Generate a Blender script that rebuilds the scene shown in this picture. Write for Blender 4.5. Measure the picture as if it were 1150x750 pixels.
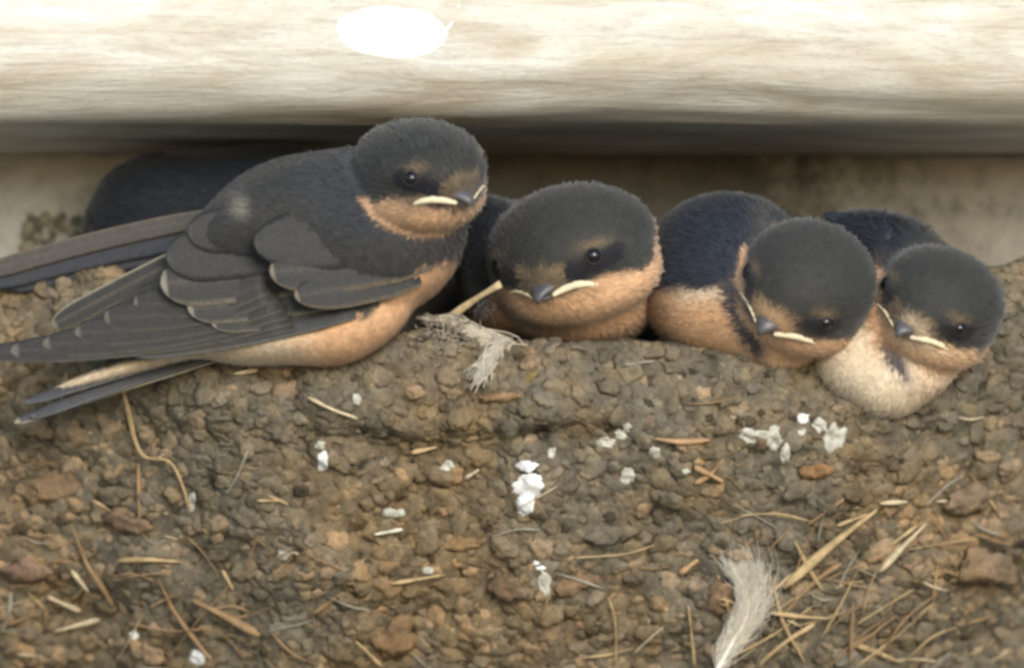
import bpy, math, random
import numpy as np
from mathutils import Vector, Matrix, noise

random.seed(7); np.random.seed(7)
rng = np.random.default_rng(11)
SC = bpy.context.scene
for o in list(bpy.data.objects): bpy.data.objects.remove(o)
SC.unit_settings.scale_length = 0.0135          # 1 unit = 13.5 mm (swallows are small)
COL = SC.collection

# ------------------------------------------------------------------ camera
PITCH = math.radians(7); DIST = 90.0
FWD = np.array([0, math.cos(PITCH), math.sin(PITCH)])
UPV = np.array([0, -math.sin(PITCH), math.cos(PITCH)])
RGT = np.array([1.0, 0, 0])
CAM = -DIST * FWD
cd = bpy.data.cameras.new('camera'); cam = bpy.data.objects.new('camera', cd); COL.objects.link(cam)
cam.location = CAM; cam.rotation_euler = (math.pi/2 + PITCH, 0, 0)
cd.sensor_width = 36; cd.lens = 36 / (2 * 5.75 / DIST)
cd.clip_start = 1; cd.clip_end = 9000
cd.dof.use_dof = True; cd.dof.focus_distance = DIST - 0.4; cd.dof.aperture_fstop = 0.0 + 1.0
SC.camera = cam
# lens is in mm while the scene is in units: aperture diameter = lens_mm/1000/fstop units
APERTURE_UNITS = 2.0
cd.dof.aperture_fstop = cd.lens / 1000 / APERTURE_UNITS

# ------------------------------------------------------------------ sky, sun, exposure
SUN_EL, SUN_AZ = math.radians(17), math.radians(16)     # azimuth: to the right of straight behind the camera
w = bpy.data.worlds.new('World'); SC.world = w; w.use_nodes = True
nt = w.node_tree
sky = nt.nodes.new('ShaderNodeTexSky'); sky.sky_type = 'NISHITA'; sky.sun_disc = False
sky.sun_elevation = SUN_EL; sky.sun_rotation = math.pi - SUN_AZ
sky.dust_density = .6; sky.air_density = 1.0; sky.ozone_density = 3
nt.links.new(sky.outputs[0], nt.nodes['Background'].inputs[0]); nt.nodes['Background'].inputs[1].default_value = 0.15
sd = bpy.data.lights.new('sun', 'SUN'); sd.energy = 1.5; sd.angle = math.radians(28); sd.color = (1, .955, .88)
sun = bpy.data.objects.new('sun', sd); COL.objects.link(sun)
sdir = Vector((math.sin(SUN_AZ) * math.cos(SUN_EL), -math.cos(SUN_AZ) * math.cos(SUN_EL), math.sin(SUN_EL)))
sun.rotation_euler = sdir.to_track_quat('Z', 'Y').to_euler(); sun.location = sdir * 120
SC.view_settings.view_transform = 'Standard'; SC.view_settings.look = 'None'
SC.view_settings.exposure = 0.85; SC.view_settings.gamma = 1
try: SC.cycles.filter_width = 3.2
except Exception: pass

# ------------------------------------------------------------------ helpers
def P(px, py, y):
    """world point at depth y seen at photo position px, py (photo is 1150 x 750)"""
    d = FWD * DIST + RGT * ((px - 575) / 100) + UPV * ((375 - py) / 100)
    t = (y - CAM[1]) / d[1]
    return CAM + d * t
def invP(p):
    q = np.asarray(p) - CAM
    f = q @ FWD
    return 575 + 100 * DIST * (q @ RGT) / f, 375 - 100 * DIST * (q @ UPV) / f
def tag(o, label=None, cat=None, group=None, kind=None):
    if label: o['label'] = label
    if cat: o['category'] = cat
    if group: o['group'] = group
    if kind: o['kind'] = kind
    return o
def empty(name, loc):
    o = bpy.data.objects.new(name, None); COL.objects.link(o); o.location = loc; o.empty_display_size = .3
    return o
def link(name, me, parent=None):
    o = bpy.data.objects.new(name, me); COL.objects.link(o)
    if parent is not None:
        o.parent = parent; o.location = -Vector(parent.location) if parent.type == 'EMPTY' else (0, 0, 0)
    return o
def mesh(name, V, F, mat, col=None, smooth=True, uv=None):
    me = bpy.data.meshes.new(name)
    V = np.asarray(V, float)
    me.from_pydata(V.tolist(), [], F if isinstance(F, list) else F.tolist())
    if smooth: me.polygons.foreach_set('use_smooth', [True] * len(me.polygons))
    if col is not None:
        a = me.color_attributes.new('Col', 'FLOAT_COLOR', 'POINT')
        c = np.ones((len(V), 4), np.float32); c[:, :3] = col
        a.data.foreach_set('color', c.ravel())
    if uv is not None:
        ul = me.uv_layers.new(name='UV')
        li = np.zeros(len(me.loops), int); me.loops.foreach_get('vertex_index', li)
        ul.data.foreach_set('uv', np.asarray(uv, np.float32)[li].ravel())
    me.materials.append(mat); me.update()
    return me
def sm(a, b, x):
    t = np.clip((x - a) / (b - a), 0, 1); return t * t * (3 - 2 * t)
def n3(p, s=1.0, o=0.0):
    return noise.noise(Vector((p[0] * s + o, p[1] * s - o, p[2] * s + 2 * o)))

# ------------------------------------------------------------------ materials
def newmat(name):
    m = bpy.data.materials.new(name); m.use_nodes = True
    return m, m.node_tree.nodes, m.node_tree.links, m.node_tree.nodes['Principled BSDF']
def nd(N, t, **k):
    n = N.new(t)
    for a, b in k.items(): setattr(n, a, b)
    return n
def ramp(N, stops):
    r = N.new('ShaderNodeValToRGB'); e = r.color_ramp.elements
    while len(e) < len(stops): e.new(.5)
    for i, (p, c) in enumerate(stops): e[i].position = p; e[i].color = (*c, 1)
    return r
def pos_noise(N, L, scale, detail=4, rough=.6, vec=(1, 1, 1), dist=0.0):
    g = nd(N, 'ShaderNodeNewGeometry'); mp = nd(N, 'ShaderNodeMapping'); mp.inputs['Scale'].default_value = vec
    L.new(g.outputs['Position'], mp.inputs[0])
    n = nd(N, 'ShaderNodeTexNoise'); n.inputs['Scale'].default_value = scale; n.inputs['Detail'].default_value = detail
    n.inputs['Roughness'].default_value = rough; n.inputs['Distortion'].default_value = dist
    L.new(mp.outputs[0], n.inputs['Vector']); return n
def mix(N, L, a, b, fac, mode='MIX'):
    m = nd(N, 'ShaderNodeMix', data_type='RGBA', blend_type=mode)
    for s, v in ((6, a), (7, b), (0, fac)):
        if hasattr(v, 'type') and hasattr(v, 'links'): L.new(v, m.inputs[s])
        elif s == 0: m.inputs[0].default_value = v
        else: m.inputs[s].default_value = (*v, 1)
    return m.outputs[2]
def bump(N, L, h, strength, dist, bsdf):
    b = nd(N, 'ShaderNodeBump'); b.inputs['Strength'].default_value = strength; b.inputs['Distance'].default_value = dist
    L.new(h, b.inputs['Height']); L.new(b.outputs[0], bsdf.inputs['Normal']); return b

def mat_wood():
    m, N, L, B = newmat('weathered_wood')
    a = pos_noise(N, L, 1.0, 6, .62, (.34, 1.2, 1.5), 1.2)
    f = pos_noise(N, L, 4, 6, .7, (.3, 2, 2.4), .8)
    g = pos_noise(N, L, 26, 3, .6, (.35, 1, 1.2))
    r = ramp(N, [(.22, (.44, .36, .255)), (.42, (.62, .55, .43)), (.60, (.76, .72, .63)), (.8, (.84, .82, .76))]); L.new(a.outputs[0], r.inputs[0])
    r2 = ramp(N, [(.30, (.82, .80, .78)), (.52, (1, 1, 1)), (.8, (1.03, 1.02, 1))]); L.new(f.outputs[0], r2.inputs[0])
    r3 = ramp(N, [(.28, (.84, .82, .80)), (.5, (1, 1, 1))]); L.new(g.outputs[0], r3.inputs[0])
    c = mix(N, L, r.outputs[0], r2.outputs[0], 1.0, 'MULTIPLY'); c = mix(N, L, c, r3.outputs[0], .8, 'MULTIPLY')
    L.new(c, B.inputs['Base Color']); B.inputs['Roughness'].default_value = .8
    bump(N, L, f.outputs[0], .35, .12, B); return m
def mat_wall():
    m, N, L, B = newmat('plaster')
    a = pos_noise(N, L, .55, 5, .6); b = pos_noise(N, L, 3.2, 6, .7); c = pos_noise(N, L, 14, 4, .7)
    r = ramp(N, [(.32, (.23, .20, .155)), (.5, (.31, .285, .235)), (.68, (.37, .36, .32))]); L.new(a.outputs[0], r.inputs[0])
    r2 = ramp(N, [(.3, (.62, .60, .56)), (.48, (.95, .94, .92)), (.75, (1.1, 1.1, 1.08))]); L.new(b.outputs[0], r2.inputs[0])
    r3 = ramp(N, [(.3, (.75, .74, .72)), (.5, (1, 1, 1))]); L.new(c.outputs[0], r3.inputs[0])
    k = mix(N, L, r.outputs[0], r2.outputs[0], .9, 'MULTIPLY'); k = mix(N, L, k, r3.outputs[0], .7, 'MULTIPLY')
    # shade under the beam painted into the plaster colour, with a ragged outline
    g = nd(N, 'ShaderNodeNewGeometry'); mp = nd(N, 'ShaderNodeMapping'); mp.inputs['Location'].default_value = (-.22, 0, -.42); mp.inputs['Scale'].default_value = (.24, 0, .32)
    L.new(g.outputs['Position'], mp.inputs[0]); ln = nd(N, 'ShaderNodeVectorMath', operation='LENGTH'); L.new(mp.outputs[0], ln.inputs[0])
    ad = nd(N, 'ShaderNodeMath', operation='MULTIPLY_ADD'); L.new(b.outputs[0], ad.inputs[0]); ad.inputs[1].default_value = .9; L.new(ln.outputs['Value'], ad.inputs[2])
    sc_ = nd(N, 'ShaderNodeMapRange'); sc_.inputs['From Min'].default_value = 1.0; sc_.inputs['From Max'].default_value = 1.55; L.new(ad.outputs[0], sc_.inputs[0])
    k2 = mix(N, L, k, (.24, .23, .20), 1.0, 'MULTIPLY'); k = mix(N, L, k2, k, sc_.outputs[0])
    L.new(k, B.inputs['Base Color']); B.inputs['Roughness'].default_value = .9
    bump(N, L, b.outputs[0], .5, .12, B); return m
def mat_mud():
    m, N, L, B = newmat('dried_mud')
    at = nd(N, 'ShaderNodeAttribute', attribute_name='Col')
    a = pos_noise(N, L, .42, 4, .6); b = pos_noise(N, L, 3.6, 5, .65); c = pos_noise(N, L, 17, 4, .75)
    r = ramp(N, [(.36, (.93, .95, .95)), (.5, (1, 1, 1)), (.66, (1.18, 1.04, .86))]); L.new(a.outputs[0], r.inputs[0])
    r2 = ramp(N, [(.32, (.58, .58, .60)), (.5, (1, 1, 1)), (.7, (1.30, 1.24, 1.10))]); L.new(b.outputs[0], r2.inputs[0])
    r3 = ramp(N, [(.3, (.55, .55, .56)), (.5, (1, 1, 1)), (.75, (1.35, 1.32, 1.25))]); L.new(c.outputs[0], r3.inputs[0])
    k = mix(N, L, at.outputs[0], r.outputs[0], 1.0, 'MULTIPLY'); k = mix(N, L, k, r2.outputs[0], 1.0, 'MULTIPLY'); k = mix(N, L, k, r3.outputs[0], .75, 'MULTIPLY')
    L.new(k, B.inputs['Base Color']); B.inputs['Roughness'].default_value = 1.0; B.inputs['Specular IOR Level'].default_value = .05
    bump(N, L, c.outputs[0], .6, .05, B); return m
def mat_attr(name, rough=.75, barbs=False, spec=.3, sheen=0., nz=.35, scale=9):
    m, N, L, B = newmat(name)
    at = nd(N, 'ShaderNodeAttribute', attribute_name='Col')
    a = pos_noise(N, L, scale, 4, .7)
    r = ramp(N, [(.3, (1 - nz, 1 - nz, 1 - nz)), (.7, (1 + nz, 1 + nz, 1 + nz))]); L.new(a.outputs[0], r.inputs[0])
    k = mix(N, L, at.outputs[0], r.outputs[0], 1.0, 'MULTIPLY')
    if barbs:
        uv = nd(N, 'ShaderNodeUVMap'); mp = nd(N, 'ShaderNodeMapping'); mp.inputs['Scale'].default_value = (70, 5, 1)
        L.new(uv.outputs[0], mp.inputs[0])
        n = nd(N, 'ShaderNodeTexNoise'); n.inputs['Scale'].default_value = 1; n.inputs['Detail'].default_value = 2
        L.new(mp.outputs[0], n.inputs['Vector'])
        r2 = ramp(N, [(.3, (.74, .74, .74)), (.7, (1.28, 1.28, 1.28))]); L.new(n.outputs[0], r2.inputs[0])
        k = mix(N, L, k, r2.outputs[0], 1.0, 'MULTIPLY'); bump(N, L, n.outputs[0], .3, .02, B)
    L.new(k, B.inputs['Base Color']); B.inputs['Roughness'].default_value = rough; B.inputs['Specular IOR Level'].default_value = spec
    if sheen:
        B.inputs['Sheen Weight'].default_value = sheen; B.inputs['Sheen Roughness'].default_value = .5
    return m
def mat_flat(name, c, rough=.6, spec=.4, nz=.12):
    m, N, L, B = newmat(name)
    a = pos_noise(N, L, 11, 4, .65)
    r = ramp(N, [(.3, tuple(v * (1 - nz) for v in c)), (.7, tuple(min(1, v * (1 + nz)) for v in c))]); L.new(a.outputs[0], r.inputs[0])
    L.new(r.outputs[0], B.inputs['Base Color']); B.inputs['Roughness'].default_value = rough; B.inputs['Specular IOR Level'].default_value = spec
    return m
M = dict(wood=mat_wood(), wall=mat_wall(), mud=mat_mud(),
         plume=mat_attr('plumage', .7, False, .25, .15, .18), feather=mat_attr('flight_feather', .6, True, .3, 0., .15),
         straw=mat_attr('dry_straw', .7, False, .3, 0., .3, 7), down=mat_attr('white_down', .8, False, .2, 0, .1),
         eye=mat_flat('eye_black', (.008, .007, .007), .12, .6), iris=mat_flat('eyelid_skin', (.022, .02, .02), .7),
         bill=mat_flat('bill_horn', (.085, .078, .08), .4, .5, .3), gape=mat_flat('gape_yellow', (.74, .63, .41), .55, .35, .1),
         white=mat_flat('chalky_white', (.82, .81, .77), .8, .3, .12), bright=mat_flat('glint_white', (.93, .93, .92), .6, .4, .02), pale=mat_flat('pale_dropping', (.48, .46, .38), .8, .3, .3),
         leg=mat_flat('leg_skin', (.34, .24, .11), .6), ground=mat_flat('bare_ground', (.38, .325, .235), .95, .1, .2))

# ------------------------------------------------------------------ wall, beam, ground
WALL_Y = 2.7
def build_setting():
    # ground: one large sheet three metres down
    s = 4000; z = -190
    tag(link('ground', mesh('ground', [(-s, -s, z), (s, -s, z), (s, s, z), (-s, s, z)], [(0, 1, 2, 3)], M['ground'], smooth=False)), kind='structure')
    # wall: front face gently uneven, with thickness
    xs = np.linspace(-30, 30, 241); zs = np.linspace(-22, 14, 145)
    V, F = [], []
    for zz in zs:
        for x in xs:
            V.append((x, WALL_Y + .05 * n3((x, 0, zz), .7) + .02 * n3((x, 3, zz), 3.), zz))
    n = len(xs)
    for j in range(len(zs) - 1):
        for i in range(n - 1):
            a = j * n + i; F.append((a, a + 1, a + n + 1, a + n))
    k = len(V); x0, x1, z0, z1 = xs[0], xs[-1], zs[0], zs[-1]
    V += [(x0, 8, z0), (x1, 8, z0), (x1, 8, z1), (x0, 8, z1)]
    c = [0, n - 1, len(xs) * len(zs) - 1, len(xs) * (len(zs) - 1)]
    F += [(k + 1, k, k + 3, k + 2), tuple(range(0, n)) [::-1] + (k, k + 1), tuple(range(c[3], c[2] + 1)) + (k + 2, k + 3)]
    F += [tuple(j * n for j in range(len(zs))) + (k + 3, k), tuple(j * n + n - 1 for j in range(len(zs)))[::-1] + (k + 1, k + 2)]
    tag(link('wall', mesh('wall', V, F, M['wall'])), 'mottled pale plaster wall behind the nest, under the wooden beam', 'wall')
    # beam: rounded front arris, extruded along X
    zb = P(575, 173, WALL_Y)[2]; yf = -.75; r = 1.0
    prof = [(WALL_Y + .3, zb)] + [(y, zb) for y in np.linspace(WALL_Y - .1, yf + r + .1, 10)]
    prof += [(yf + r - r * math.sin(a), zb + r - r * math.cos(a)) for a in np.linspace(0, math.pi / 2, 14)]
    prof += [(yf, z) for z in np.linspace(zb + r + .1, zb + 4.6, 36)]
    prof += [(yf + .5, zb + 5.1), (WALL_Y + .3, zb + 5.1)]
    xs = np.linspace(-28, 28, 281); V, F = [], []; m = len(prof)
    for x in xs:
        for j, (y, z) in enumerate(prof):
            d = .05 * n3((x * .25, y * 2, z * 2), 1.) + .025 * n3((x * .5, y * 6, z * 6), 1., 5) if y < WALL_Y - .3 else 0
            sag = .03 * n3((x * .3, 0, 0), 1.)
            V.append((x, y + d, z + (d + sag if y < WALL_Y - .3 and z < zb + 1 else 0)))
    for i in range(len(xs) - 1):
        for j in range(m - 1):
            a = i * m + j; F.append((a, a + 1, a + m + 1, a + m))
    F.append(tuple(range(m))[::-1]); F.append(tuple(range((len(xs) - 1) * m, len(xs) * m)))
    tag(link('wooden_beam', mesh('wooden_beam', V, F, M['wood'])), 'weathered pale timber beam with rounded lower edge running above the nest', 'beam')
    return yf
BEAM_Y = build_setting()

# ------------------------------------------------------------------ nest
RPX = np.array([-400, -100, 0, 50, 105, 220, 300, 450, 560, 700, 800, 900, 960, 1040, 1100, 1150, 1250, 1500])
RPY = np.array([420, 335, 318, 302, 294, 345, 372, 374, 382, 382, 388, 396, 390, 352, 306, 288, 280, 400])
def rim_py(px): return np.interp(px, RPX, RPY)
def rim_y(px):
    x = (px - 560) / 100
    return WALL_Y - 2.7 * math.sqrt(max(0, 1 - (x / 7.8) ** 2))
def nest_y(px, py):
    """depth of the nest's outside at a photo position below the rim"""
    r = rim_y(px) - .05; d = (py - rim_py(px)) / 100
    led = 482 + 8 * math.sin(px / 60)
    wgt = float(sm(330, 430, px) * (1 - sm(640, 740, px)))
    y = r + .10 * d * d - .25 * math.exp(-((d - .9) / .7) ** 2)
    y += wgt * (.22 * float(sm(led - 4, led + 10, py)) * math.exp(-max(0, py - led) / 90))
    q = (px / 100, 0, py / 100)
    y += .22 * n3(q, .9) + .14 * n3(q, 2.1, 3) + .05 * n3(q, 5, 7)
    if d < .15: y += 1.2 * (.15 - d) ** 2 * 6
    return min(y, WALL_Y - .02)
nest = empty('swallow_nest', tuple(P(575, 560, WALL_Y)))
tag(nest, 'mud pellet swallow nest with straw bits plastered to the wall below the beam', 'nest')
def build_core():
    pxs = np.arange(-330, 1490, 4.5); rows = []
    vs = list(np.linspace(-1, 0, 14)) + list(np.linspace(.008, 1, 150))
    V, C = [], []
    for v in vs:
        for px in pxs:
            rp = rim_py(px)
            if v <= 0:
                y0 = nest_y(px, rp); base = P(px, rp, y0)
                t = -v; y = y0 + (WALL_Y - .02 - y0) * t
                V.append((base[0], y, base[2] - .75 * math.sin(math.pi * min(1, t * 1.15)) * min(1, (WALL_Y - y0) / 2.5) + .06 * n3((px / 30, y, 1), 1.)))
            else:
                py = rp + v * (1010 - rp); y = nest_y(px, py) - .035; w3 = (px / 100, 0, py / 100)
                y += .07 * n3(w3, 6.5, 3) + .055 * abs(n3(w3, 11, 8)) + .03 * n3(w3, 21, 2)
                y += float(sm(830, 1010, py)) * (WALL_Y + .3 - y) + .5 * float(sm(6.8, 7.8, abs(px / 100 - 5.6)))
                V.append(tuple(P(px, py, y)))
            k = 1.15 + .3 * n3((px / 25, v * 20, 0), 1.)
            C.append((.145 * k, .124 * k, .090 * k))
    n = len(pxs); F = []
    for j in range(len(vs) - 1):
        for i in range(n - 1):
            a = j * n + i; F.append((a, a + 1, a + n + 1, a + n))
    link('mud_core', mesh('mud_core', V, F, M['mud'], C), nest)
build_core()

# icosphere template
def ico(level):
    t = (1 + 5 ** .5) / 2
    V = [(-1, t, 0), (1, t, 0), (-1, -t, 0), (1, -t, 0), (0, -1, t), (0, 1, t), (0, -1, -t), (0, 1, -t), (t, 0, -1), (t, 0, 1), (-t, 0, -1), (-t, 0, 1)]
    V = [np.array(v) / np.linalg.norm(v) for v in V]
    F = [(0, 11, 5), (0, 5, 1), (0, 1, 7), (0, 7, 10), (0, 10, 11), (1, 5, 9), (5, 11, 4), (11, 10, 2), (10, 7, 6), (7, 1, 8), (3, 9, 4), (3, 4, 2), (3, 2, 6), (3, 6, 8), (3, 8, 9), (4, 9, 5), (2, 4, 11), (6, 2, 10), (8, 6, 7), (9, 8, 1)]
    for _ in range(level):
        cache, G = {}, []
        def mid(a, b):
            k = (min(a, b), max(a, b))
            if k not in cache:
                v = V[a] + V[b]; V.append(v / np.linalg.norm(v)); cache[k] = len(V) - 1
            return cache[k]
        for a, b, c in F:
            x, y, z = mid(a, b), mid(b, c), mid(c, a); G += [(a, x, z), (b, y, x), (c, z, y), (x, y, z)]
        F = G
    return np.array(V), np.array(F)
ICV, ICF = ico(2)
def lump(seed, amp=.38):
    V = ICV.copy()
    r = np.array([1 + amp * 1.2 * n3(v, 1.1, seed * 3.1) + amp * .8 * n3(v, 2.3, seed * 1.7) + amp * .5 * n3(v, 4.5, seed) for v in V])
    V = V * r[:, None]
    V[:, 1] *= .7                                     # flattened along its thickness
    return V
MUDS = [(0.173, 0.143, 0.1), (0.184, 0.152, 0.104), (0.165, 0.139, 0.1), (0.195, 0.16, 0.108), (0.208, 0.172, 0.116), (0.179, 0.152, 0.112), (0.153, 0.13, 0.094), (0.196, 0.157, 0.101), (0.189, 0.162, 0.119), (0.21, 0.18, 0.135)]
TANS = [(.27, .20, .125), (.26, .20, .135), (.29, .22, .145)]
LUMPS = [lump(i) for i in range(16)]
lump_me = []
for i in range(54):
    c = MUDS[i % len(MUDS)] if i < 44 else TANS[i % 3]
    c = np.array(c) * (1 + .25 * (rng.random() - .5))
    lump_me.append(mesh('mud_pellet', LUMPS[i % 16], ICF, M['mud'], np.tile(c, (len(ICV), 1))))
def surf_frame(px, py):
    e = 12
    a = P(px - e, py, nest_y(px - e, py)); b = P(px + e, py, nest_y(px + e, py))
    c = P(px, py - e, nest_y(px, py - e)); d = P(px, py + e, nest_y(px, py + e))
    X = b - a; X /= np.linalg.norm(X); Z = c - d; Z /= np.linalg.norm(Z)
    N_ = np.cross(X, Z); N_ /= np.linalg.norm(N_)          # points to -Y? made so below
    if N_[1] < 0: N_ = -N_
    return X, N_, np.cross(X, N_)
def scatter_pellets():
    pts = []
    cell = {}
    def ok(px, py, r):
        g = 30; i, j = int(px // g), int(py // g)
        for a in range(i - 2, i + 3):
            for b in range(j - 2, j + 3):
                for (x, y, rr) in cell.get((a, b), ()):
                    if (x - px) ** 2 + (y - py) ** 2 < ((r + rr) * .47) ** 2: return False
        cell.setdefault((i, j), []).append((px, py, r)); return True
    for rmin, rmax, tries in ((9, 14, 1800), (6.5, 9, 14000), (4.5, 7, 42000), (2.2, 4.2, 52000)):
        for _ in range(tries):
            px = rng.uniform(-150, 1330); py = rng.uniform(270, 880)
            if py < rim_py(px) + 2: continue
            r = rng.uniform(rmin, rmax)
            if ok(px, py, r): pts.append((px, py, r))
    pts.sort(key=lambda p: -p[2] if 0 < p[0] < 1150 and p[1] < 750 else 0)
    SV, SF, SCc, k = [], [], [], 0
    for n_, (px, py, r) in enumerate(pts):
        X, Nn, Z = surf_frame(px, py)
        y = nest_y(px, py)
        c = P(px, py, y) + Nn * (-.010 * r * rng.uniform(-.55, .45))
        a = rng.uniform(-.7, .7) if rng.random() < .7 else rng.uniform(0, 6.28)
        ca, sa = math.cos(a), math.sin(a)
        X2 = X * ca + Z * sa; Z2 = -X * sa + Z * ca
        tl = rng.normal(0, .22); N2 = Nn * math.cos(tl) + Z2 * math.sin(tl); Z2 = Z2 * math.cos(tl) - Nn * math.sin(tl)
        sx = r / 100 * rng.uniform(.95, 1.4); sz = r / 100 * rng.uniform(.75, 1.05); sy = r / 100 * rng.uniform(.45, .8)
        R = np.column_stack([X2 * sx, N2 * sy, Z2 * sz])
        tanw = (px < 230 + 40 * math.sin(py / 30) and 475 < py < 640) or (px > 1000 + 40 * math.sin(py / 25) and py > 470) or (py > 600 and rng.random() < .35)
        pick = rng.integers(44, 54) if rng.random() < (.55 if tanw else .07) else rng.integers(0, 44)
        if n_ < 300:
            o = bpy.data.objects.new('mud_pellet', lump_me[pick]); COL.objects.link(o); o.parent = nest
            mw = Matrix(R.tolist()).to_4x4(); mw.translation = Vector(c) - Vector(nest.location); o.matrix_local = mw
        else:
            V = LUMPS[pick % 16] if r > 5 else None
            dk = r < 7.5 and rng.random() < .16
            if V is None:
                V = LUMPS[pick % 16][:42]; Ff = ICF1
            else: Ff = ICF
            col = np.array(MUDS[pick % len(MUDS)] if pick < 44 else TANS[pick % 3]) * (1 + .36 * (rng.random() - .5)) * (.45 if dk else 1)
            SV.append(V @ R.T + c); SF.append(Ff + k); SCc.append(np.tile(col, (len(V), 1))); k += len(V)
    o = link('mud_crumbs', mesh('mud_crumbs', np.vstack(SV), np.vstack(SF), M['mud'], np.vstack(SCc)), nest); o['kind'] = 'stuff'
    print('pellets', len(pts))
_, ICF1 = ico(1)
scatter_pellets()
from mathutils.bvhtree import BVHTree
def build_bvh():
    bpy.context.view_layer.update(); V, F, k = [], [], 0
    for o in nest.children:
        me = o.data; n = len(me.vertices); A = np.zeros(n * 3); me.vertices.foreach_get('co', A)
        A = A.reshape(-1, 3); mw = np.array(o.matrix_world); A = A @ mw[:3, :3].T + mw[:3, 3]
        V.append(A); F += [tuple(i + k for i in p.vertices) for p in me.polygons]; k += n
    return BVHTree.FromPolygons(np.vstack(V).tolist(), F)
BVH = build_bvh()
def hit_y(px, py):
    h = BVH.ray_cast(Vector(CAM), Vector(P(px, py, 0) - CAM).normalized())
    return h[0][1] if h[0] is not None else nest_y(px, py)
def top_y(px, py, e=4): return min(hit_y(px + a, py + b) for a in (-e, 0, e) for b in (-e, 0, e))

# ------------------------------------------------------------------ tubes, blades
def catmull(pts, n):
    pts = [np.array(p, float) for p in pts]
    if len(pts) == 2: return np.array([pts[0] + (pts[1] - pts[0]) * t for t in np.linspace(0, 1, n)])
    P_ = [2 * pts[0] - pts[1]] + pts + [2 * pts[-1] - pts[-2]]; out = []
    m = len(pts) - 1
    for s in np.linspace(0, m, n):
        i = min(int(s), m - 1); t = s - i; a, b, c, d = P_[i:i + 4]
        out.append(.5 * ((2 * b) + (-a + c) * t + (2 * a - 5 * b + 4 * c - d) * t * t + (-a + 3 * b - 3 * c + d) * t ** 3))
    return np.array(out)
def tube(pts, rad, n=12, sides=7, flat=1.0, up=(0, -1, 0)):
    """swept elliptical tube, radius rad(t) callable or number; closed ends"""
    C = catmull(pts, n); V, F = [], []
    for i, c in enumerate(C):
        t = i / (n - 1); T = C[min(i + 1, n - 1)] - C[max(i - 1, 0)]; T /= np.linalg.norm(T) + 1e-9
        A = np.cross(T, up); A /= np.linalg.norm(A) + 1e-9; Bv = np.cross(A, T)
        r = rad(t) if callable(rad) else rad
        for s in range(sides):
            a = 2 * math.pi * s / sides
            V.append(c + A * r * math.cos(a) + Bv * r * flat * math.sin(a))
    for i in range(n - 1):
        for s in range(sides):
            a, b = i * sides + s, i * sides + (s + 1) % sides
            F.append((a, b, b + sides, a + sides))
    F.append(tuple(range(sides))[::-1]); F.append(tuple(range((n - 1) * sides, n * sides)))
    return np.array(V), F

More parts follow.
